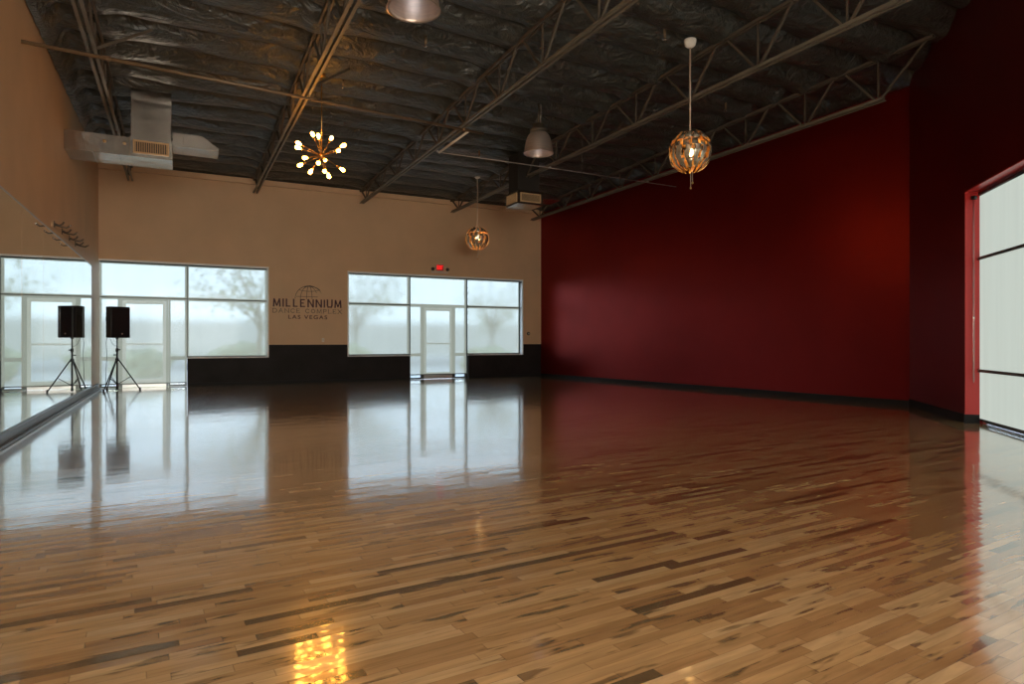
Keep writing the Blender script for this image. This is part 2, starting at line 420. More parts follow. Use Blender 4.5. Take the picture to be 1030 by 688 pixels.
def door(name, label, x0, x1, zt):
    r = thing(name, ((x0 + x1) / 2, YG, 0), label, 'door', kind='structure')
    f = MB(); f.box(x0, x0 + .05, YG - .04, YG + .04, 0.005, zt); f.box(x1 - .05, x1, YG - .04, YG + .04, 0.005, zt); f.box(x0 + .05, x1 - .05, YG - .04, YG + .04, zt - .07, zt)
    f.build('frame', M['alu'], r)
    l = MB(); a0, a1 = x0 + .055, x1 - .055
    l.box(a0, a0 + .08, YG - .022, YG + .022, .01, zt - .075); l.box(a1 - .08, a1, YG - .022, YG + .022, .01, zt - .075)
    l.box(a0 + .08, a1 - .08, YG - .022, YG + .022, .01, .22); l.box(a0 + .08, a1 - .08, YG - .022, YG + .022, zt - .165, zt - .075)
    l.build('leaf', M['alu_light'], r)
    MB().box(a0 + .08, a1 - .08, YG - .005, YG + .005, .22, zt - .165).build('pane', M['glass'], r)
    MB().box(a0 + .08, a1 - .08, YG - .05, YG - .024, 1.14, 1.19).build('push_bar', M['alu_light'], r)
door('door_1', 'glass entrance door behind the shade near the loudspeaker', -1.375, -.245, TR)
door('door_2', 'glass door behind the shade below the exit sign', 7.075, 8.175, TR)

# side window in the angled wall
def P(s, off, z): return C1 + DA * s + NA * off + Vector((0, 0, z))
r3 = thing('window_3', P((S0 + S1) / 2, .26, 0), 'tall side window in the angled red wall', 'window', kind='structure')
divs = [S0 + .02, S0 + 2.22, S1 - .02]
for i in range(2):
    s0, s1 = divs[i], divs[i + 1]
    for z0, z1 in ((.01, .79), (.79, 2.50), (2.50, WTA - .025)):
        f = MB()
        wallseg(f, C1, DA, NA, s0, s0 + .05, z0, z1, .23, .29); wallseg(f, C1, DA, NA, s1 - .05, s1, z0, z1, .23, .29)
        wallseg(f, C1, DA, NA, s0 + .05, s1 - .05, z0, z0 + .045, .23, .29); wallseg(f, C1, DA, NA, s0 + .05, s1 - .05, z1 - .045, z1, .23, .29)
        f.build('frame', M['alu'], r3)
        g = MB(); wallseg(g, C1, DA, NA, s0 + .05, s1 - .05, z0 + .045, z1 - .045, .256, .264); g.build('pane', M['glass'], r3)
r4 = thing('added_window', ((FX0 + FX1) / 2, YF - .1, FZ0), 'wide shaded window added behind the viewpoint to brighten the room', 'window', kind='structure')  # unseen window added as fill light, room too dark without it
f = MB(); n4 = 4
for i in range(n4):
    q0 = FX0 + (FX1 - FX0) * i / n4; q1 = FX0 + (FX1 - FX0) * (i + 1) / n4
    frame_rect(f, q0, q1, FZ0, FZ1, .04, .05, YF - .14)
f.build('frame', M['alu'], r4)
MB().box(FX0, FX1, YF - .145, YF - .137, FZ0, FZ1).build('pane', M['glass'], r4)

# ------------------------------------------------------------------ roller shades
def shade(x0, x1, zb, label, zt=3.335, y=YB + .10, chain=True):
    r = thing('roller_shade', ((x0 + x1) / 2, y, zb), label, 'roller shade', 'roller shades on the far windows')
    MB().box(x0, x1, y - .002, y + .002, zb, zt).build('fabric', M['shade'], r)
    MB().tube([(x0, y, zt), (x1, y, zt)], .019, 10).build('roller', M['alu'], r)
    MB().box(x0, x1, y - .012, y + .012, zb - .03, zb).build('bottom_bar', M['alu'], r)
    return r
shade(-1.83, .205, .12, 'full-length translucent roller shade behind the black loudspeaker')
shade(.235, 2.285, .83, 'short roller shade between the loudspeaker shade and the wall logo')
shade(4.65, 6.60, .83, 'short roller shade just right of the wall logo')
shade(6.64, 8.60, .17, 'full-length roller shade over the door under the exit sign')
shade(8.66, 10.60, .83, 'short roller shade nearest the red wall on the far wall')
# the transom bars show as dark lines pressed against the cloth of the fixed lights
def ashade(s0, s1, label):
    r = thing('roller_shade', P((s0 + s1) / 2, .19, .06), label, 'roller shade', 'roller shades on the side window')
    m = MB(); wallseg(m, C1, DA, NA, s0, s1, .075, 3.46, .188, .192); m.build('fabric', M['shade_r'], r)
    MB().tube([P(s0, .19, 3.475), P(s1, .19, 3.475)], .028, 10).build('roller', M['blacksteel'], r)
    m = MB(); wallseg(m, C1, DA, NA, s0, s1, .05, .075, .18, .20); m.build('bottom_bar', M['alu'], r)
    return r
aps = ashade(S0 + .035, S0 + 2.20, 'tall translucent shade filling the side window in the angled red wall')
aps2 = ashade(S0 + 2.24, S1 - .035, 'second side window shade further along the angled red wall')
# crossbars of the side window lie right behind the cloth
for z in (.80, 2.50):
    m = MB(); wallseg(m, C1, DA, NA, S0 + .03, S1 - .03, z - .022, z + .022, .165, .186); m.build('crossbar', M['alu'], r3)
for z in (TR,):
    for x0, x1 in ((w1[0] + .02, w1[1]), (w1[1], w1[2] - .04), (w2[0] + .04, w2[1]), (w2[2], w2[3] - .04)):
        MB().box(x0, x1, YB + .072, YB + .096, z - .017, z + .017).build('crossbar', M['alu'], r1 if x0 < 3 else r2)
for x in (.22, ):
    MB().box(x - .012, x + .012, YB + .09, YB + .17, SILL, 3.35).build('mullion', M['alu'], r1)
for x in (6.62, 8.63):
    MB().box(x - .014, x + .014, YB + .08, YB + .17, .15, 3.35).build('mullion', M['alu'], r2)
for i in range(2):
    q0 = FX0 + .03 + i * (FX1 - FX0) / 2; q1 = q0 + (FX1 - FX0) / 2 - .06
    r = thing('roller_shade', ((q0 + q1) / 2, YF - .06, FZ0), ('left' if i == 0 else 'right') + ' glowing shade on the added window behind the viewpoint', 'roller shade', 'added light shades behind the viewpoint')
    MB().box(q0, q1, YF - .062, YF - .058, FZ0 + .05, FZ1 - .05).build('fabric', M['fill_shade'], r)
    MB().tube([(q0, YF - .06, FZ1 - .04), (q1, YF - .06, FZ1 - .04)], .03, 10).build('roller', M['alu'], r)
    MB().box(q0, q1, YF - .07, YF - .05, FZ0 + .02, FZ0 + .05).build('bottom_bar', M['alu'], r)

# pull chains
def chain(p, top, label, knob=None):
    r = thing('shade_chain', top, label, 'pull chain')
    t = Vector(top); b = Vector(p)
    MB().tube([t + Vector((-.012, 0, 0)), b + Vector((-.012, 0, .02)), b, b + Vector((.012, 0, .02)), t + Vector((.012, 0, 0))], .004, 6).build('loop', M['chrome'], r)
    MB().box(t.x - .03, t.x + .03, t.y - .03, t.y + .02, t.z - .02, t.z + .03).build('bracket', M['blacksteel'], r)
    if knob: MB().lathe([(0, -.02), (.015, -.02), (.015, .02), (0, .02)], knob, 10).build('knob', M['chrome'], r)
chain(P(S0 + .06, .10, .62), P(S0 + .06, .10, 3.42), 'beaded pull chain against the red jamb of the side window', P(S0 + .06, .10, 1.60))
chain((10.655, YB + .06, .95), (10.655, YB + .06, 3.30), 'pull chain at the right edge of the far window beside the red wall')

# ------------------------------------------------------------------ mirrors
seams = [1.4, 2.92, 4.44, 5.96, 7.48, 9.0, 10.55, 12.10, 13.62, 15.16, 16.70, 18.25]
names = ['mirror panel nearest the viewpoint', 'second mirror panel from the viewpoint', 'third mirror panel from the viewpoint', 'fourth mirror panel from the viewpoint',
         'fifth mirror panel from the viewpoint', 'mirror panel cut by the left edge of the photo', 'first whole mirror panel from the left edge of the photo', 'mirror panel two places right of the left photo edge',
         'mirror panel below the near end of the hook board', 'mirror panel showing the reflected loudspeaker', 'last tall mirror panel before the far wall']
for i, nm in enumerate(names):
    MBm = MB().box(XL, XL + .008, seams[i] + .005, seams[i + 1] - .005, .165, 3.04)
    tag(MBm.build('wall_mirror', M['mirror'], bevel=.002), nm, 'mirror', 'mirror panels on the left wall')
mr = thing('mirror_rail', (XL + .05, 10, 0), 'dark wood rail carrying the bottom edge of the mirrors', 'rail')
MB().box(XL, XL + .045, seams[0], 19.45, .02, .164).build('back_board', M['wood_rail'], mr, bevel=.004)
MB().box(XL + .045, XL + .085, seams[0], 19.45, .0, .055).build('base_board', M['wood_rail'], mr, bevel=.004)
MB().box(XL + .085, XL + .10, seams[0], 19.45, .0, .018).build('edge_strip', M['alu_light'], mr)
struct(MB().box(XL, XL + .014, seams[0], seams[-1], 3.041, 3.062).build('trim_4', M['alu_light']), 'thin pale channel along the top of the mirrors', 'trim')
# hook board
cr = thing('coat_rack', (XL, 14.2, 3.15), 'wall board with dark double hooks above the far mirrors', 'coat rack')
MB().box(XL, XL + .02, 12.8, 15.7, 3.12, 3.20).build('board', M['beige'], cr, bevel=.004)
for y in (12.95, 13.75, 14.6, 15.4):
    h = MB().box(XL + .02, XL + .03, y - .03, y + .03, 3.14, 3.24)
    h.tube([(XL + .03, y, 3.2), (XL + .09, y, 3.17), (XL + .13, y, 3.19), (XL + .16, y, 3.235)], .014, 8)
    h.tube([(XL + .03, y, 3.18), (XL + .12, y, 3.15), (XL + .19, y, 3.14), (XL + .235, y, 3.17)], .014, 8)
    h.build('hook', M['web'], cr)
    MB().lathe([(0, -.018), (.018, -.01), (.018, .01), (0, .018)], (XL + .24, y, 3.18), 10).build('hook_tip', M['chrome'], cr)

# ------------------------------------------------------------------ ceiling insulation
def build_ceiling():
    mb = MB(); dx = .085; dy = .05
    x0, x1, y0, y1 = XL + .02, 12.72, YF + .02, YB - .03
    nx = int((x1 - x0) / dx) + 1; ny = int((y1 - y0) / dy) + 1
    tx = [-1.12, 1.95, 5.0, 8.0, 11.0]
    vs = []
    for j in range(ny + 1):
        y = y0 + (y1 - y0) * j / ny
        for i in range(nx + 1):
            x = x0 + (x1 - x0) * i / nx
            wob = noise.noise(Vector((x * .5, y * .3, 3))) * .10
            ph = (y + wob) / .82
            s = abs(math.sin(PI * ph)) ** .45
            amp = .28 + .07 * noise.noise(Vector((x * .35, math.floor(ph) * 3.1, 0)))
            z = zceil(y) + .25 - amp * s
            # long folds and crumples
            z += .035 * noise.noise(Vector((x * .9, y * 3.2, 1.7)))
            z += .016 * noise.noise(Vector((x * 3.1 + y * 1.3, y * 5.0 - x, 5.1)))
            # batts pinched over the joist top chords
            d = min(abs(x - t) for t in tx)
            k = math.exp(-(d / .22) ** 2)
            z += -k * (.05 + .09 * noise.noise(Vector((x * 3, y * 3.3, 9)))) 
            # edges drape down the walls
            def ease(t): t = max(0., min(1., t)); return t * t * (3 - 2 * t)
            e1 = ease(1 - (x - x0 - .04) / .22); z = z * (1 - e1) + 5.84 * e1
            e2 = ease(1 - (YB - .06 - y) / .25); z = z * (1 - e2) + 5.90 * e2
            xr = XC + (YB - y) * (C1.x - XC) / (YB - C1.y)
            e3 = ease(1 - (xr - x - .02) / .3) if y > C1.y - .3 else 0; z = z * (1 - e3) + (zceil(y) - .08) * e3
            vs.append((x + .02 * noise.noise(Vector((x, y * 4, 2))), y, z))
    fs = []
    for j in range(ny):
        yc = y0 + (y1 - y0) * (j + .5) / ny
        for i in range(nx):
            xc = x0 + (x1 - x0) * (i + .5) / nx
            if inside(xc - .12 if xc > 6 else xc, yc):
                k = j * (nx + 1) + i
                fs.append((k, k + nx + 1, k + nx + 2, k + 1))
    mb.add(vs, fs, 0, True)
    return mb
cl = build_ceiling().build('ceiling', M['insulation'], loc=(0, 0, 0))
struct(cl, 'black vinyl faced insulation sagging in folds between the roof purlins', 'ceiling')
rf = MB().prism([(XL - .2, YF - .2), (XE + .25, YF - .2), (XE + .25, C2.y - .1), (C1.x + .35, C1.y - .05), (XC + .45, YB + .3), (XL - .2, YB + .3)], H, H + .1)
struct(rf.build('roof_deck', M['dark']), 'dark roof deck above the insulation', 'roof')

# ------------------------------------------------------------------ roof trusses
ZC = 5.48
def truss(X, ya, yb, label, end_near=None):
    r = thing('roof_truss', (X, (ya + yb) / 2, ZC), label, 'roof truss', 'open web steel trusses under the roof')
    b = MB()
    for s in (-1, 1):
        b.box(X + s * .022 - (.045 if s < 0 else 0), X + s * .022 + (.045 if s > 0 else 0), ya, yb, ZC - .006, ZC + .006)
        xx = X + s * .022
        b.box(min(xx, xx + s * .006), max(xx, xx + s * .006), ya, yb, ZC, ZC + .06)
    b.build('bottom_chord', M['steel'], r)
    t = MB()
    for s in (-1, 1):
        t.bar((X + s * .035, ya - .9 if end_near is None else end_near, zceil(ya - .9) - .07), (X + s * .035, YB - .02, zceil(YB) - .07), .035, .05)
    t.build('top_chord', M['web'], r)
    k0 = math.ceil((ya - 5.6) / 1.5 - .01); k1 = math.floor((yb - 5.6) / 1.5 + .01)
    for k in range(k0, k1 + 1):
        y = 5.6 + 1.5 * k
        for s in (-1, 1):
            yt = y + s * .64
            if yt > YB - .1: yt = YB - .14
            if end_near is not None and k == k0 and s < 0: yt = end_near + .1
            w = MB().bar((X + s * .008, y + s * .05, ZC + .03), (X + s * .008, yt, zceil(yt) - .07), .034, .034, up=(1, 0, 0))
            w.build('web_diagonal', M['web'], r)
        w = MB().bar((X, y, ZC + .03), (X, y, zceil(y) - .07), .022, .022)
        w.build('web_vertical', M['web'], r)
    # strut bracing the bottom chord to the next purlin
    if X < 10.9:
        MB().bar((X + .03, 11.15, ZC + .04), (X + .75, 11.5, zceil(11.5) - .06), .04, .04).build('brace', M['web'], r)
    return r
truss(-1.12, -3.4, 19.68, 'steel roof truss closest to the left wall, crossing above the duct')
truss(1.95, -3.4, 19.68, 'roof truss lit orange by the starburst chandelier')
truss(5.00, -3.4, 19.68, 'middle roof truss, meeting the end of the brown sprinkler pipe')
truss(8.00, 4.1, 19.68, 'long diagonal-looking roof truss behind the near globe pendant', end_near=3.1)
truss(11.0, 7.0, 19.68, 'roof truss running close beside the red wall', end_near=6.15)
for y, z in ((12.25, 5.96), (16.5, 5.94)):
    tag(MB().box(XL, XL + .10, y - .12, y + .12, z, z + .05).build('joist_bracket', M['conduit']), 'small pale steel bracket at the top of the left wall, ' + ('nearer the viewpoint' if y < 14 else 'just above the duct'), 'bracket', 'steel brackets on the left wall')

# pipes
pp = thing('sprinkler_pipe', (1.5, 11, 5.2), 'brown sprinkler pipe from the left wall to the middle truss, under two trusses', 'pipe')
PA = Vector((XL, 10.55, 5.22)); PB = Vector((5.45, 11.75, 5.43))
MB().tube([PA, PB], .026, 10).build('pipe_run', M['pipe'], pp)
for t in (.13, .53, .94):
    q = PA.lerp(PB, t)
    MB().tube([q - (PB - PA).normalized() * .05, q + (PB - PA).normalized() * .05], .036, 10).build('coupling', M['pipe'], pp)
for t, x in ((.10, -1.12), (.52, 1.95)):
    q = PA.lerp(PB, (x - XL) / (PB.x - XL))
    MB().bar(q, (q.x, q.y, ZC), .012, .012).build('hanger', M['web'], pp)
cd = thing('thin_conduit', (8.3, 13.4, 5.4), 'thin grey conduit crossing below the trusses to the red wall', 'conduit')
MB().tube([(5.1, 13.4, 5.44), (8, 13.4, 5.45), (11.98, 13.4, 5.43)], .011, 8).build('conduit_run', M['conduit'], cd)
for x in (5.1, 8.0, 11.0): MB().box(x - .02, x + .02, 13.38, 13.42, 5.44, 5.48).build('clip', M['conduit'], cd)
tag(MB().tube([(5.12, 13.35, 5.42), (5.12, 11.75, 5.42)], .024, 8).build('white_conduit'.replace('white_', 'pale_'), M['white_plastic']), 'short pale conduit clamped along the middle roof truss', 'conduit')
tag(MB().tube([(8.05, 12.1, 6.1), (8.06, 12.1, 5.6), (8.05, 12.08, 4.95)], .006, 6).build('hanging_cable', M['web']), 'thin cable hanging straight down beside the second truss from the red wall', 'cable')

# sprinkler heads
def sprinkler(x, y, label):
    z = zceil(y) - .10
    r = thing('fire_sprinkler', (x, y, z), label, 'sprinkler head', 'sprinkler heads in the black ceiling')
    MB().lathe([(0, 0.14), (.022, .14), (.022, .0), (.0, 0)], (x, y, z), 10).build('body', M['pipe'], r)
    MB().lathe([(0, 0), (.035, 0), (.04, -.008), (0, -.01)], (x, y, z - .03), 12).build('deflector', M['chrome'], r)
    MB().bar((x - .015, y, z), (x - .015, y, z - .03), .006, .006).bar((x + .015, y, z), (x + .015, y, z - .03), .006, .006).build('frame_arm', M['chrome'], r)
for x, y, l in ((3.6, 10.0, 'sprinkler head between the starburst and the upper high bay lamp'), (5.35, 9.2, 'sprinkler head beside the middle truss near the top of the photo'),
                (7.0, 8.1, 'sprinkler head left of the near globe pendant canopy'), (10.2, 9.9, 'sprinkler head right of the near globe pendant, before the red wall'),
                (2.75, 12.2, 'sprinkler head just right of the starburst chandelier'), (6.8, 14.9, 'sprinkler head left of the lower high bay lamp, above the far globe')):
    sprinkler(x, y, l)

# ------------------------------------------------------------------ ducts
def register(parent, o, ax, az, nrm, w, h, slats=9):
    """grille: o centre, ax along width, az up, nrm outward"""
    o = Vector(o); ax = Vector(ax); az = Vector(az); n = Vector(nrm); t = .03
    f = MB()
    f.obox(o + az * (h / 2 - t / 2), ax * w / 2, n * .01, az * t / 2); f.obox(o - az * (h / 2 - t / 2), ax * w / 2, n * .01, az * t / 2)
    f.obox(o + ax * (w / 2 - t / 2), ax * t / 2, n * .01, az * (h / 2 - t)); f.obox(o - ax * (w / 2 - t / 2), ax * t / 2, n * .01, az * (h / 2 - t))
    reg = f.build('register', M['register'], parent)
    g = MB().obox(o - n * .004, ax * (w / 2 - t), n * .002, az * (h / 2 - t), 1)
    for i in range(slats * 2):
        u = -w / 2 + t + (w - 2 * t) * (i + .5) / (slats * 2)
        g.obox(o + ax * u, ax * .005, n * .006, az * (h / 2 - t), 0)
    g.build('grille', [M['register'], M['dark']], reg)
d1 = thing('air_duct', (-.6, 14.5, 4.75), 'rectangular metal duct with grille box projecting from the left wall', 'air duct')
ys, ye = 14.1, 14.9
for x0, x1 in ((XL + .004, -1.42), (-1.415, -1.0), (-.995, -.82)):
    MB().box(x0, x1, ys, ye, 4.75, 5.10).build('duct_section', M['galv'], d1, bevel=.004)
for x in (-1.4175, -.9975): MB().box(x - .012, x + .012, ys - .012, ye + .012, 4.74, 5.112).build('joint_flange', M['galv'], d1)
for x in (-1.22, -.90): MB().lathe([(0, -.016), (.03, -.01), (.03, 0), (0, 0)], (x, ys, 4.97), 10, axis=(0, 1, 0)).build('yellow_tab', M['register'], d1)
MB().box(-.82, -.10, ys - .02, ye, 4.75, 5.12).build('plenum_box', M['galv'], d1, bevel=.004)
register(d1, (-.46, ys - .03, 4.935), (1, 0, 0), (0, 0, 1), (0, -1, 0), .60, .25)
MB().box(-.80, -.12, ys + .05, ye - .08, 5.12, zceil(14.5)).build('riser', M['galv'], d1, bevel=.004)
def taper(x0, x1, xt, z0, z1, root, y0, y1):
    m = MB(); vs = []
    for y in (y0, y1): vs += [(x0, y, z0), (x1, y, z0), (x1, y, z0 + .05), (xt, y, z1), (x0, y, z1)]
    m.add(vs, [(0, 1, 2, 3, 4), (9, 8, 7, 6, 5), (0, 5, 6, 1), (1, 6, 7, 2), (2, 7, 8, 3), (3, 8, 9, 4), (4, 9, 5, 0)])
    m.build('tapered_branch', M['galv'], root, bevel=.003)
MB().box(-.10, .08, ys, ye - .2, 5.04, 5.30).build('branch_neck', M['galv'], d1, bevel=.003)
taper(.082, .72, .42, 5.04, 5.30, d1, ys, ye - .2)
d2 = thing('air_duct', (8.0, 14.7, 4.75), 'hanging metal duct box with two grilles beside the red wall corner', 'air duct')
MB().box(7.65, 8.38, 14.4, 15.06, 4.75, 5.09).build('plenum_box', M['galv'], d2, bevel=.004)
register(d2, (8.015, 14.39, 4.92), (1, 0, 0), (0, 0, 1), (0, -1, 0), .60, .23)
register(d2, (7.64, 14.73, 4.92), (0, -1, 0), (0, 0, 1), (-1, 0, 0), .54, .23)
MB().box(7.70, 8.33, 14.5, 15.0, 5.09, zceil(14.7)).build('riser', M['dark'], d2)
taper(8.38, 8.95, 8.6, 4.95, 5.09, d2, 14.45, 15.0)

# ------------------------------------------------------------------ starburst chandelier
def chandelier():
    c = Vector((2.32, 12.0, 4.63))
    r = thing('starburst_chandelier', c, 'starburst chandelier of glowing amber bulbs hanging under the brown pipe', 'chandelier')
    MB().tube([c + Vector((0, 0, .05)), Vector((c.x, c.y, zceil(c.y) - .02))], .008, 8).build('rod', M['brass'], r)
    MB().lathe([(0, .08), (.07, .08), (.07, .05), (.0, .03)], (c.x, c.y, zceil(c.y) - .12), 16).build('canopy', M['brass'], r)
    MB().lathe([(0, .06), (.035, .045), (.05, 0), (.035, -.045), (0, -.06)], c, 16).build('hub', M['brass'], r)
    yaw = math.radians(27.45); F = (c - Vector((0, 0, 1.25))).normalized(); R = F.cross(Vector((0, 0, 1))).normalized(); U = R.cross(F)
    pts = [(348, 195, 1), (392, 210, -1), (487, 212, 1), (243, 270, 1), (243, 305, -1), (575, 262, -1), (540, 302, 1), (295, 375, -1), (440, 380, 1), (392, 403, -1), (255, 432, 1), (335, 472, -1), (437, 465, 1), (467, 495, -1), (572, 443, 1)]
    for px, py, s in pts:
        dx = (px - 415) / 190.; dy = (350 - py) / 190.; q = min(.97, dx * dx + dy * dy)
        d = (R * dx + U * dy + F * s * math.sqrt(1 - q)).normalized()
        L = .44
        arm = MB().tube([c + d * .04, c + d * (L - .10)], .006, 8).build('arm', M['brass'], r)
        MB().tube([c + d * (L - .12), c + d * (L - .05)], [.012, .020], 10).build('socket', M['brass'], arm)
        MB().lathe([(0, -.055), (.014, -.05), (.024, -.02), (.034, .015), (.030, .042), (.015, .058), (0, .062)], c + d * L, 12, axis=d).build('bulb', M['bulb'], arm)
chandelier()

# ------------------------------------------------------------------ globe pendants of overlapping petals
def globe(c, ztop, label):
    c = Vector(c); R0 = .345
    r = thing('globe_pendant', c, label, 'pendant lamp', 'petal globe pendants')
    MB().lathe([(0, -.13), (.045, -.125), (.085, -.09), (.10, -.03), (.10, 0), (0, 0)], (c.x, c.y, ztop), 20).build('canopy', M['white_plastic'], r)
    MB().tube([(c.x, c.y, c.z + R0 * .9), (c.x, c.y, ztop - .1)], .011, 8).build('cord', M['cream'], r)
    MB().lathe([(0, .12), (.03, .12), (.035, .05), (.03, .0), (0, 0)], (c.x, c.y, c.z + .02), 12).build('socket', M['white_plastic'], r)
    MB().lathe([(0, .06), (.03, .05), (.055, 0), (.05, -.04), (.025, -.07), (0, -.075)], (c.x, c.y, c.z), 16).build('bulb', M['bulb2'], r)
    # inner cage
    cg = MB()
    for k in range(6):
        a = k * PI / 3
        cg.tube([c + Vector((math.cos(a) * math.cos(t) * .235, math.sin(a) * math.cos(t) * .235, math.sin(t) * .235)) for t in [PI * (-.5 + i / 12) for i in range(13)]], .004, 5)
    cg.tube([c + Vector((0, 0, -.24)), c + Vector((0, 0, R0))], .007, 6)
    cg.build('cage', M['cream'], r)
    rnd = random.Random(4)
    def patch(lon0, lon1, edges, rr, name):
        """edges: list of (lat, shrink-left, shrink-right); solid shell, silver outside, copper inside"""
        m = MB(); n = 4; vs = []; rows = len(edges)
        for rad in (rr, rr - .010):
            for la, a0, a1 in edges:
                for i in range(n + 1):
                    lo = lon0 + a0 + (lon1 - a1 - lon0 - a0) * i / n
                    vs.append(c + Vector((math.cos(lo) * math.cos(la), math.sin(lo) * math.cos(la), math.sin(la))) * rad)
        fo, fi, fe = [], [], []; K = rows * (n + 1)
        for j in range(rows - 1):
            for i in range(n):
                q = j * (n + 1) + i
                fo.append((q, q + 1, q + n + 2, q + n + 1)); fi.append((K + q, K + q + n + 1, K + q + n + 2, K + q + 1))
        for j in range(rows - 1):
            q = j * (n + 1); fe.append((q, q + n + 1, K + q + n + 1, K + q)); q += n; fe.append((q, K + q, K + q + n + 1, q + n + 1))
        for i in range(n):
            fe.append((i, K + i, K + i + 1, i + 1)); q = (rows - 1) * (n + 1) + i; fe.append((q, q + 1, K + q + 1, K + q))
        m.add(vs, fo, 0, True)
        base = 0
        for f_ in fi: m.f.append(list(f_)); m.m.append(1); m.sm.append(True)
        for f_ in fe: m.f.append(list(f_)); m.m.append(1); m.sm.append(False)
        m.build(name, [M['silver'], M['copper']], r)
    D = math.radians
    N = 14; st = 2 * PI / N
    for k in range(N):
        l0 = k * st; w = st
        # main belt petals, stepped outline, alternating radius
        rr = R0 * (1.0 if k % 2 else .93)
        top = rnd.uniform(14, 24); low = rnd.uniform(-46, -36)
        s1, s2 = rnd.uniform(.02, .07), rnd.uniform(.02, .07)
        patch(l0 + .012, l0 + w - .012, [(D(low - 12), w * .42, w * .40), (D(low), w * .26, w * .20), (D(-22), s1, s2 + .05), (D(-8), s1, .03), (D(-8) + .001, s1 + .10, .0), (D(6), s1 + .10, .0), (D(6) + .001, .0, s2 + .08), (D(top), .0, s2 + .08)], rr, 'petal')
        # upper crown petals, shorter, tilted out and darker in between
        patch(l0 + w * .22, l0 + w * 1.18, [(D(26), .0, .06), (D(38), .02, .06), (D(38) + .001, .08, .0), (D(52), .08, .0), (D(52) + .001, .02, .22), (D(66), .06, .26)], R0 * (.98 if k % 2 else 1.03), 'crown_petal')
        # lower fingers
        patch(l0 + w * .55, l0 + w * 1.25, [(D(-66), w * .30, w * .28), (D(-54), w * .16, w * .16), (D(-40), .03, .1), (D(-28), .12, .02)], R0 * 1.02, 'finger_petal')
    for dx, l in ((.012, .24), (.05, .15)):
        p = c + Vector((dx, 0, -.25))
        s = MB().tube([p, p + Vector((0, 0, -.09 - l))], .005, 6).build('pull_string', M['cream'], r)
        MB().lathe([(0, .02), (.016, .01), (.016, -.012), (0, -.022)], p + Vector((0, 0, -.10 - l)), 10).build('knob', M['brass'], s)
globe((7.42, 7.97, 4.34), 6.17, 'petal globe pendant nearer the viewpoint, hanging in front of the red wall')
globe((7.64, 16.87, 4.20), 6.05, 'petal globe pendant hanging in front of the far window near the exit sign')

# ------------------------------------------------------------------ high bay lamps
def highbay(x, y, zb, label, R=.32):
    r = thing('high_bay_lamp', (x, y, zb), label, 'high bay lamp', 'bell shaped high bay lamps')
    prof = [(R, 0), (R * .99, .04), (R * .96, .12), (R * .91, .21), (R * .83, .30), (R * .72, .37), (R * .58, .42), (R * .40, .44)]
    inn = [(q - .008, h) for q, h in prof[::-1]]
    MB().lathe(prof + inn + [prof[0]], (x, y, zb), 40).build('reflector', M['lamp_metal'], r)
    MB().lathe([(R - .006, .0), (R + .012, .0), (R + .012, .012), (R - .006, .012), (R - .006, 0)], (x, y, zb), 40).build('rim', M['lamp_metal'], r)
    MB().lathe([(0, .44), (R * .60, .44), (R * .60, .50), (R * .42, .52), (R * .38, .60), (0, .61)], (x, y, zb), 24).build('ballast_housing', M['web'], r)
    zt = zceil(y) + .0
    MB().tube([(x, y, zb + .60), (x, y, max(zt, zb + .64))], .016, 8).build('stem', M['web'], r)
    MB().tube([(x + .05, y, zb + .60), (x + .06, y, max(zt, zb + .64))], .008, 6).build('cord', M['conduit'], r)
    b = MB().lathe([(0, -.13), (.035, -.12), (.058, -.07), (.05, .0), (.025, .06), (.022, .12), (0, .12)], (x, y, zb + .28), 16)
    b.build('bulb', M['lamp_in'], r)
highbay(6.62, 11.55, 5.13, 'bell shaped metal lamp hanging by the second truss, lower on the ceiling', .30)
highbay(2.60, 7.66, 5.37, 'bell shaped metal lamp cut off by the top edge of the photo', .325)

# ------------------------------------------------------------------ exit sign
ex = thing('exit_sign', (7.6, YB, 3.5), 'red lit exit sign with two lamp heads above the far window', 'exit sign')
MB().box(7.47, 7.74, YB - .045, YB, 3.54, 3.77).build('housing', M['cream'], ex, bevel=.006)
MB().box(7.30, 7.90, YB - .03, YB, 3.47, 3.53).build('mount_bar', M['cream'], ex, bevel=.004)
MB().box(7.485, 7.725, YB - .048, YB - .045, 3.555, 3.755).build('face', mat('exit_face', (.25, .03, .02), .4, emis=(1, .03, .02), es=.05), ex)
for x in (7.35, 7.86):
    MB().lathe([(0, -.05), (.045, -.05), (.06, .0), (.04, .05), (0, .06)], (x, YB - .07, 3.60), 14, axis=(0, 1, 0)).build('lamp_head', M['web'], ex)
    MB().bar((x, YB - .02, 3.52), (x, YB - .04, 3.57), .02, .02).build('lamp_stem', M['cream'], ex)

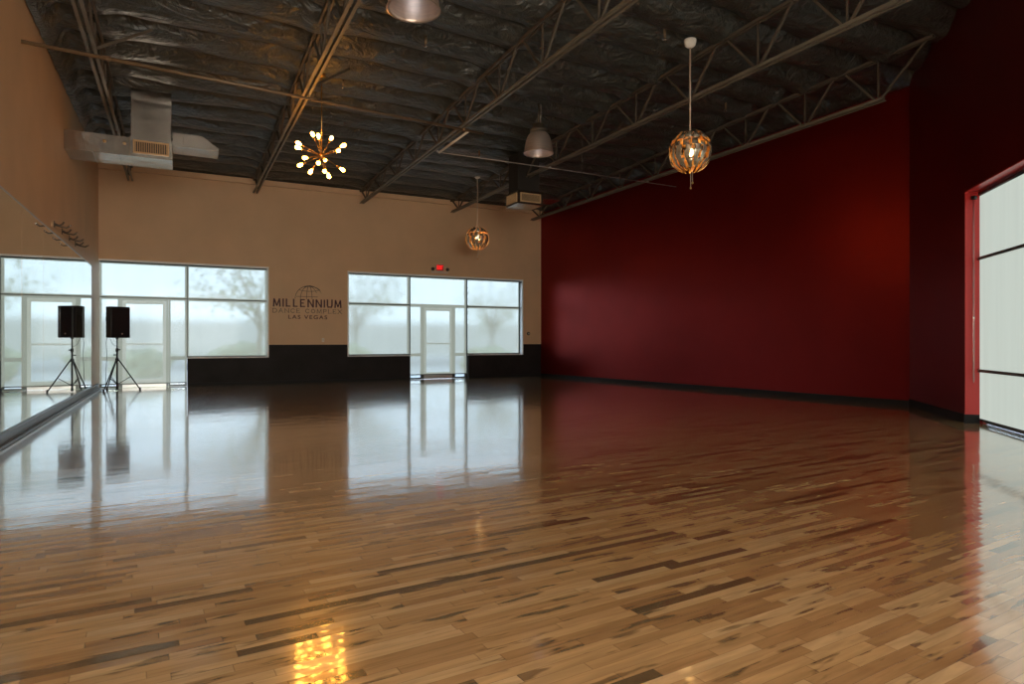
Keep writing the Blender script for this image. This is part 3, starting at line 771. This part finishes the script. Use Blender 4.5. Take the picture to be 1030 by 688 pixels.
def text(body, x0, x1, z0, z1, y, mt, parent, name, offset=0.0, ext=.004, spacing=1.0):
    cu = bpy.data.curves.new(name, 'FONT'); cu.body = body; cu.extrude = ext; cu.offset = offset; cu.space_character = spacing
    cu.align_x = 'LEFT'; cu.size = 1
    t = bpy.data.objects.new(name, cu); COL.objects.link(t)
    bpy.context.view_layer.update()
    dg = bpy.context.evaluated_depsgraph_get()
    me = bpy.data.meshes.new_from_object(t.evaluated_get(dg))
    bpy.data.objects.remove(t)
    xs = [v.co.x for v in me.vertices]; zs = [v.co.y for v in me.vertices]
    sx = (x1 - x0) / (max(xs) - min(xs)); sz = (z1 - z0) / (max(zs) - min(zs)); off = origin(parent)
    for v in me.vertices:
        X = x0 + (v.co.x - min(xs)) * sx; Z = z0 + (v.co.y - min(zs)) * sz; Yv = y - .002 - (v.co.z)
        v.co = Vector((X, Yv, Z)) - off
    me.materials.clear(); me.materials.append(mt)
    o = bpy.data.objects.new(name, me); COL.objects.link(o); o.parent = parent
    return o
text('EXIT', 7.50, 7.71, 3.585, 3.725, YB - .050, M['exit'], ex, 'lettering', .02, .002)

# ------------------------------------------------------------------ wall logo
lg = thing('wall_logo', (3.43, YB, 1.9), 'dark maroon studio name with a globe above it on the beige wall', 'wall sign')
text('LAS VEGAS', 2.87, 3.99, 1.905, 2.02, YB - .003, M['maroon'], lg, 'city_lettering', .012, .003, 1.25)
# serif capitals drawn as strokes
GL = {'D': [[(0, 0), (0, 1)], [(0, 1), (.45, 1), (.75, .75), (.75, .25), (.45, 0), (0, 0)]],
      'A': [[(0, 0), (.4, 1)], [(.4, 1), (.8, 0)], [(.15, .35), (.65, .35)]],
      'N': [[(0, 0), (0, 1)], [(0, 1), (.75, 0)], [(.75, 0), (.75, 1)]],
      'C': [[(.75, .75), (.55, .97), (.3, 1), (.05, .75), (0, .5), (.05, .25), (.3, 0), (.55, .03), (.75, .25)]],
      'E': [[(0, 0), (0, 1)], [(0, 1), (.6, 1), (.6, .82)], [(0, .5), (.45, .5)], [(0, 0), (.62, 0), (.62, .2)]],
      'O': [[(.4, 1), (.1, .8), (0, .5), (.1, .2), (.4, 0), (.7, .2), (.8, .5), (.7, .8), (.4, 1)]],
      'M': [[(0, 0), (.08, 1)], [(.08, 1), (.45, .1)], [(.45, .1), (.82, 1)], [(.82, 1), (.9, 0)]],
      'P': [[(0, 0), (0, 1)], [(0, 1), (.5, 1), (.62, .78), (.5, .52), (0, .5)]],
      'L': [[(0, 1), (0, 0)], [(0, 0), (.58, 0), (.58, .2)]],
      'X': [[(0, 1), (.75, 0)], [(0, 0), (.75, 1)]]}
GL.update({'I': [[(.0, 0), (.0, 1)]], 'U': [[(0, 1), (0, .3), (.12, .06), (.35, 0), (.58, .06), (.7, .3), (.7, 1)]]})
def bold_text(s, x0, x1, z0, z1):
    gap = .46; tot = sum(max(p[0] for st in GL[c] for p in st) for c in s) + gap * (len(s) - 1)
    th = .042; k = (x1 - x0 - th) / tot; x = x0 + th / 2; m = MB(); y = YB - .004; n = 0
    for c in s:
        for st in GL[c]:
            q = [Vector((x + p[0] * k, y, z0 + (th / 2 if p[1] < .05 and len(st) > 2 or c in 'EL' and p[1] == 0 and len(st) > 2 else 0) * 1 + p[1] * (z1 - z0))) for p in st]
            if c in 'EL': q = [Vector((v.x, v.y, min(max(v.z, z0 + (th * .42 if len(st) > 2 else 0)), z1 - (th * .42 if len(st) > 2 else 0)))) for v in q]
            if c in 'EL' and len(st) == 3 : q = q[:2]
            for a_, b_ in zip(q, q[1:]):
                n += 1; w_ = th if abs(b_.z - a_.z) > .05 else th * .82
                if c in 'MN' and abs(a_.x - b_.x) > .03: w_ = th * .8
                d_ = (b_ - a_).normalized() * (th * .25 if c == 'U' else 0)
                m.bar(a_ - d_ + Vector((0, -.0002 * (n % 5), 0)), b_ + d_ + Vector((0, -.0002 * (n % 5), 0)), w_, .006, up=(0, 1, 0))
        x += (max(p[0] for st in GL[c] for p in st) + gap) * k
    m.build('name_lettering', M['maroon'], lg)
bold_text('MILLENNIUM', 2.44, 4.42, 2.255, 2.495)
def serif_text(s, x0, x1, z0, z1):
    adv = []; x = 0
    for ch in s:
        if ch == ' ': x += .75; adv.append(None); continue
        w = max(p[0] for st in GL[ch] for p in st); adv.append(x); x += w + .42
    tot = x - .42; k = (x1 - x0) / tot; hz = z1 - z0; m = MB(); y = YB - .004
    for ch, a_ in zip(s, adv):
        if a_ is None: continue
        for i, st in enumerate(GL[ch]):
            pp_ = [Vector((x0 + (a_ + p[0]) * k, y, z0 + p[1] * hz)) for p in st]
            th = .014 if (i % 2 == 0 or len(st) > 3) else .009
            for p, q in zip(pp_, pp_[1:]): m.bar(p, q, th, .006, up=(0, 1, 0))
            if len(st) == 2 and abs(pp_[0].z - pp_[1].z) > .5 * hz:
                for e_ in pp_:
                    if e_.z < z0 + .02 or e_.z > z1 - .02: m.box(e_.x - .017, e_.x + .017, y - .003, y + .003, e_.z - .004, e_.z + .004)
    m.build('middle_lettering', M['charcoal'], lg)
serif_text('DANCE COMPLEX', 2.44, 4.42, 2.085, 2.20)
# globe: fan of meridians, latitudes and a swoosh tail
gm = MB(); gc = Vector((3.46, YB - .004, 2.50)); gr = .40
def arc(ax, az, t0, t1, w0, w1, cx=0, cz=0, n=14):
    for i in range(n):
        a0 = t0 + (t1 - t0) * i / n; a1 = t0 + (t1 - t0) * (i + 1) / n; w = w0 + (w1 - w0) * (i + .5) / n
        p = gc + Vector((cx + ax * math.cos(a0), 0, cz + az * math.sin(a0))); q = gc + Vector((cx + ax * math.cos(a1), 0, cz + az * math.sin(a1)))
        gm.bar(p, q, w, .006, up=(0, 1, 0))
arc(gr, gr * .98, PI, PI * .42, .012, .020)
arc(gr * 1.02, gr * .98, PI * .5, PI * .16, .03, .006)
arc(gr * 1.0, gr * .80, PI * .62, PI * .22, .028, .012, cx=.02, cz=.06)
for k in (-.62, -.18, .22):
    arc(abs(k) * gr, gr * .97, PI if k < 0 else 0, PI * .5, .012, .016)
arc(.62 * gr, gr * .95, 0.5, PI * .5, .008, .014)
gm.bar(gc + Vector((-.36, 0, .07)), gc + Vector((.25, 0, .07)), .012, .006, up=(0, 1, 0))
arc(.30, .06, PI * 1.1, PI * 1.9, .012, .012, cx=0, cz=.29, n=8)
gm.build('globe_emblem', M['charcoal'], lg)

# outlet and thermostat
o_ = thing('wall_outlet', (3.87, YB, 1.2), 'small pale wall plate under the logo', 'wall plate')
MB().box(3.835, 3.905, YB - .008, YB, 1.22, 1.335).build('plate', M['white_plastic'], o_, bevel=.003)
for z in (1.25, 1.29): MB().box(3.852, 3.888, YB - .010, YB - .008, z, z + .025).build('socket_face', M['cream'], o_)
t_ = thing('thermostat', (10.95, YB, 1.45), 'small round dark thermostat between the far window and the red wall', 'thermostat')
MB().lathe([(0, 0), (.06, 0), (.06, .025), (.05, .035), (0, .035)], (10.93, YB, 1.51), 20, axis=(0, -1, 0)).build('body', M['web'], t_)
MB().lathe([(0, .035), (.032, .035), (.03, .045), (0, .045)], (10.93, YB, 1.51), 16, axis=(0, -1, 0)).build('dial', M['conduit'], t_)

# ------------------------------------------------------------------ loudspeaker and its stand
SX, SY = -1.37, 18.95
st_ = thing('speaker_stand', (SX, SY, 0), 'black tripod stand by the left storefront window', 'speaker stand')
MB().tube([(SX, SY, .10), (SX, SY, 1.0)], .022, 12).build('outer_tube', M['blacksteel'], st_)
MB().tube([(SX, SY, 1.0), (SX, SY, 1.30)], .016, 12).build('inner_pole', M['blacksteel'], st_)
MB().lathe([(0, 0), (.03, 0), (.034, .02), (.034, .07), (.028, .09), (0, .09)], (SX, SY, .98), 14).build('clamp_collar', M['blacksteel'], st_)
MB().tube([(SX, SY, 1.03), (SX + .07, SY - .02, 1.03)], [.008, .018], 8).build('clamp_knob', M['blacksteel'], st_)
MB().lathe([(0, 0), (.04, 0), (.045, .02), (.045, .06), (.03, .08), (0, .08)], (SX, SY, .74), 14).build('leg_hub', M['blacksteel'], st_)
MB().tube([(SX, SY, .90), (SX - .08, SY, .90)], [.008, .016], 8).build('height_pin', M['blacksteel'], st_)
MB().lathe([(0, 0), (.034, 0), (.034, .05), (0, .05)], (SX, SY, .15), 12).build('brace_hub', M['blacksteel'], st_)
MB().lathe([(0, 0), (.026, 0), (.03, .03), (.022, .10), (0, .10)], (SX, SY, .02), 12).build('centre_foot', M['rubber'], st_)
for ang in (10, 130, 250):
    a_ = math.radians(ang - 10); d = Vector((math.cos(a_), math.sin(a_), 0)); R = .50
    top = Vector((SX, SY, .77)) + d * .04; foot = Vector((SX, SY, .02)) + d * R
    leg = MB().tube([top, foot], .015, 10).build('leg', M['blacksteel'], st_)
    MB().lathe([(0, -.02), (.022, -.02), (.022, .03), (.016, .05), (0, .05)], foot + Vector((0, 0, 0)), 10).build('rubber_foot', M['rubber'], leg)
    MB().tube([Vector((SX, SY, .17)) + d * .03, top.lerp(foot, .56)], .009, 8).build('brace', M['blacksteel'], leg)

sp = thing('loudspeaker', (SX, SY, 1.34), 'black loudspeaker cabinet standing on the tripod in the far left corner', 'loudspeaker')
ang = math.radians(31); fx = Vector((math.cos(ang), math.sin(ang), 0)); fy = Vector((-math.sin(ang), math.cos(ang), 0))  # fx: width, -fy: front
c0 = Vector((SX - .02, SY + .02, 0))
def SPt(u, v, z): return c0 + fx * u + fy * v + Vector((0, 0, z))
zb, zt = 1.33, 2.11; hw = .235
prof = [(-hw, -.20), (hw, -.20), (hw, .02), (.13, .22), (-.13, .22), (-hw, .02)]
m = MB(); k = len(prof)
vs = [SPt(u, v, zb) for u, v in prof] + [SPt(u, v, zt) for u, v in prof]
m.add(vs, [list(range(k))[::-1], list(range(k, 2 * k))] + [[i, (i + 1) % k, k + (i + 1) % k, k + i] for i in range(k)])
m.build('cabinet', M['black'], sp, bevel=.012)
m = MB(); m.obox(SPt(0, -.208, (zb + zt) / 2), fx * (hw - .012), fy * .009, Vector((0, 0, (zt - zb) / 2 - .02)))
m.build('grille', M['grille'], sp, bevel=.008)
MB().obox(SPt(.03, -.22, zb + .10), fx * .016, fy * .003, Vector((0, 0, .016))).build('badge', M['conduit'], sp)
for s in (-1, 1):
    m = MB(); q = SPt(s * (hw + .004), -.06, 1.80)
    m.obox(q, fx * .006, fy * .05, Vector((0, 0, .10))); m.build('handle_plate', M['blacksteel'], sp, bevel=.004)
    MB().tube([SPt(s * (hw + .01), -.06, 1.72), SPt(s * (hw + .035), -.06, 1.75), SPt(s * (hw + .035), -.06, 1.85), SPt(s * (hw + .01), -.06, 1.88)], .010, 8).build('handle', M['blacksteel'], sp)
MB().lathe([(0, -.029), (.035, -.029), (.035, .0), (0, .0)], (SX, SY, 1.33), 12).build('pole_socket', M['blacksteel'], sp)
for nm, u, xr in (('audio', -.12, 0),):
    p0 = SPt(-.16, .12, 1.32)
    tag(MB().tube([p0, p0 + Vector((-.02, 0, -.12)), p0 + Vector((.0, -.01, -.4)), p0 + Vector((-.02, 0, -.8)), p0 + Vector((-.03, .02, -1.2)), p0 + Vector((-.06, .03, -1.303)), p0 + Vector((-.10, .14, -1.309))], .006, 6).build('speaker_cable', M['blacksteel']),
        'thin black cable hanging from the back of the loudspeaker to the floor', 'cable')
q0 = SPt(-.10, .10, 1.32)
tag(MB().tube([q0, q0 + Vector((.05, 0, -.14)), q0 + Vector((.12, -.03, -.20)), (SX + .02, SY + .02, 1.12)], .005, 6).build('power_lead', M['blacksteel']),
    'short black lead looping from the loudspeaker onto its stand pole', 'cable')

# ------------------------------------------------------------------ outdoors, seen faintly through the shades
def gplane(x0, x1, y0, y1, z): return MB().add([(x0, y0, z), (x1, y0, z), (x1, y1, z), (x0, y1, z)], [(0, 1, 2, 3)])
struct(gplane(-60, 90, -50, 140, -.12).build('ground', M['concrete']), 'pale gravel ground outside the building', 'ground')
struct(gplane(-60, 90, 33, 43, -.10).build('road', M['asphalt']), 'asphalt road seen through the far shades', 'road')
tag(MB().box(-60, 90, 56, 56.4, -.12, 2.9).build('boundary_wall', M['stucco']), 'low stucco boundary wall beyond the road', 'wall')
def bush(x, y, r, label, h=None):
    m = MB(); rn = random.Random(int(x * 10 + y)); z0 = -.12
    import bmesh
    bm = bmesh.new(); bmesh.ops.create_icosphere(bm, subdivisions=4, radius=1)
    vs = []
    for v in bm.verts:
        p = v.co.copy(); k = 1 + .35 * noise.noise(p * 2.2 + Vector((x, y, 0))) + .2 * noise.noise(p * 6)
        vs.append(Vector((x, y, z0 + (h or r) * .8)) + Vector((p.x * r * k, p.y * r * k, max(p.z, -.8) * (h or r) * k)))
    fs = [[v.index for v in f.verts] for f in bm.faces]; bm.free()
    m.add(vs, fs, 0, True)
    tag(m.build('desert_shrub', M['leaf']), label, 'shrub', 'shrubs outside the far windows')
bush(-1.2, 27.5, 1.0, 'blurred shrub outside the loudspeaker shade', .6)
bush(2.2, 27.0, 1.1, 'blurred shrub low outside the shade left of the logo', .7)
bush(6.2, 28.0, 1.3, 'blurred shrub outside the shade right of the logo', .7)
bush(12.8, 27.0, 1.2, 'blurred shrub outside the shade nearest the red wall', .6)
def tree(x, y, h, label):
    r = thing('desert_tree', (x, y, -.12), label, 'tree', 'thin trees outside the far windows')
    rn = random.Random(int(x * 7)); br = MB(); ends = []
    br.tube([(x, y, -.12), (x + .1, y, h * .3), (x + .05, y, h * .5)], [.11, .08, .06], 8)
    for k in range(26):
        a_ = rn.uniform(0, 2 * PI); e_ = rn.uniform(.15, 1.1); L_ = rn.uniform(.35, .6) * h
        s_ = Vector((x + .06, y, rn.uniform(.25, .5) * h)); d = Vector((math.cos(a_) * math.cos(e_), math.sin(a_) * math.cos(e_), math.sin(e_)))
        q = s_ + d * L_; br.tube([s_, s_ + d * L_ * .5 + Vector((0, 0, .15)), q], [.03, .02, .008], 5); ends.append(q); ends.append(s_ + d * L_ * .6)
    br.build('branches', M['bark'], r)
    lv = MB()
    for q in ends:
        for k in range(14):
            p = q + Vector((rn.gauss(0, .35), rn.gauss(0, .35), rn.gauss(0, .25))); s_ = .05
            n_ = Vector((rn.uniform(-1, 1), rn.uniform(-1, 1), rn.uniform(-1, 1))).normalized(); t_2 = n_.orthogonal().normalized(); b_ = n_.cross(t_2)
            lv.add([p + t_2 * s_ * 1.6, p + b_ * s_, p - t_2 * s_ * 1.6, p - b_ * s_], [(0, 1, 2, 3)])
    lv.build('foliage', M['leaf'], r)
tree(2.6, 25.5, 5.2, 'thin tree seen through the shade left of the logo')
tree(7.4, 30.5, 5.4, 'thin tree seen through the shade right of the logo')
tree(14.6, 30.5, 5.0, 'thin tree seen through the shade nearest the red wall')

# ------------------------------------------------------------------ world
w = bpy.data.worlds.new('sky'); sc.world = w; w.use_nodes = True
nt = w.node_tree; nt.nodes.clear(); N = nt.nodes; L = nt.links
out = N.new('ShaderNodeOutputWorld'); bg = N.new('ShaderNodeBackground')
tc = N.new('ShaderNodeTexCoord'); sx = N.new('ShaderNodeSeparateXYZ'); cr_ = N.new('ShaderNodeValToRGB')
L.new(tc.outputs['Generated'], sx.inputs[0]); L.new(sx.outputs[2], cr_.inputs['Fac'])
cr_.color_ramp.elements[0].position = 0; cr_.color_ramp.elements[0].color = (.72, .87, 1, 1)
cr_.color_ramp.elements[1].position = .6; cr_.color_ramp.elements[1].color = (.50, .68, 1, 1)
L.new(cr_.outputs[0], bg.inputs['Color']); bg.inputs['Strength'].default_value = 2.6
L.new(bg.outputs[0], out.inputs[0])

# ------------------------------------------------------------------ camera
cam = bpy.data.cameras.new('camera'); co = bpy.data.objects.new('camera', cam); COL.objects.link(co)
co.location = (0, 0, 1.25); co.rotation_euler = (PI / 2, 0, -math.radians(27.45))
cam.sensor_width = 36; cam.lens = 36 * 646 / 1030; cam.shift_y = -1 / 1030; cam.clip_end = 500
sc.camera = co

vs_ = sc.view_settings
vs_.view_transform = 'Standard'; vs_.look = 'None'; vs_.exposure = 0.22; vs_.gamma = 1; vs_.use_curve_mapping = False
sc.cycles.use_denoising = True
sc.cycles.max_bounces = 10; sc.cycles.diffuse_bounces = 5; sc.cycles.glossy_bounces = 5; sc.cycles.transparent_max_bounces = 12
sc.cycles.sample_clamp_indirect = 6; sc.cycles.caustics_reflective = True
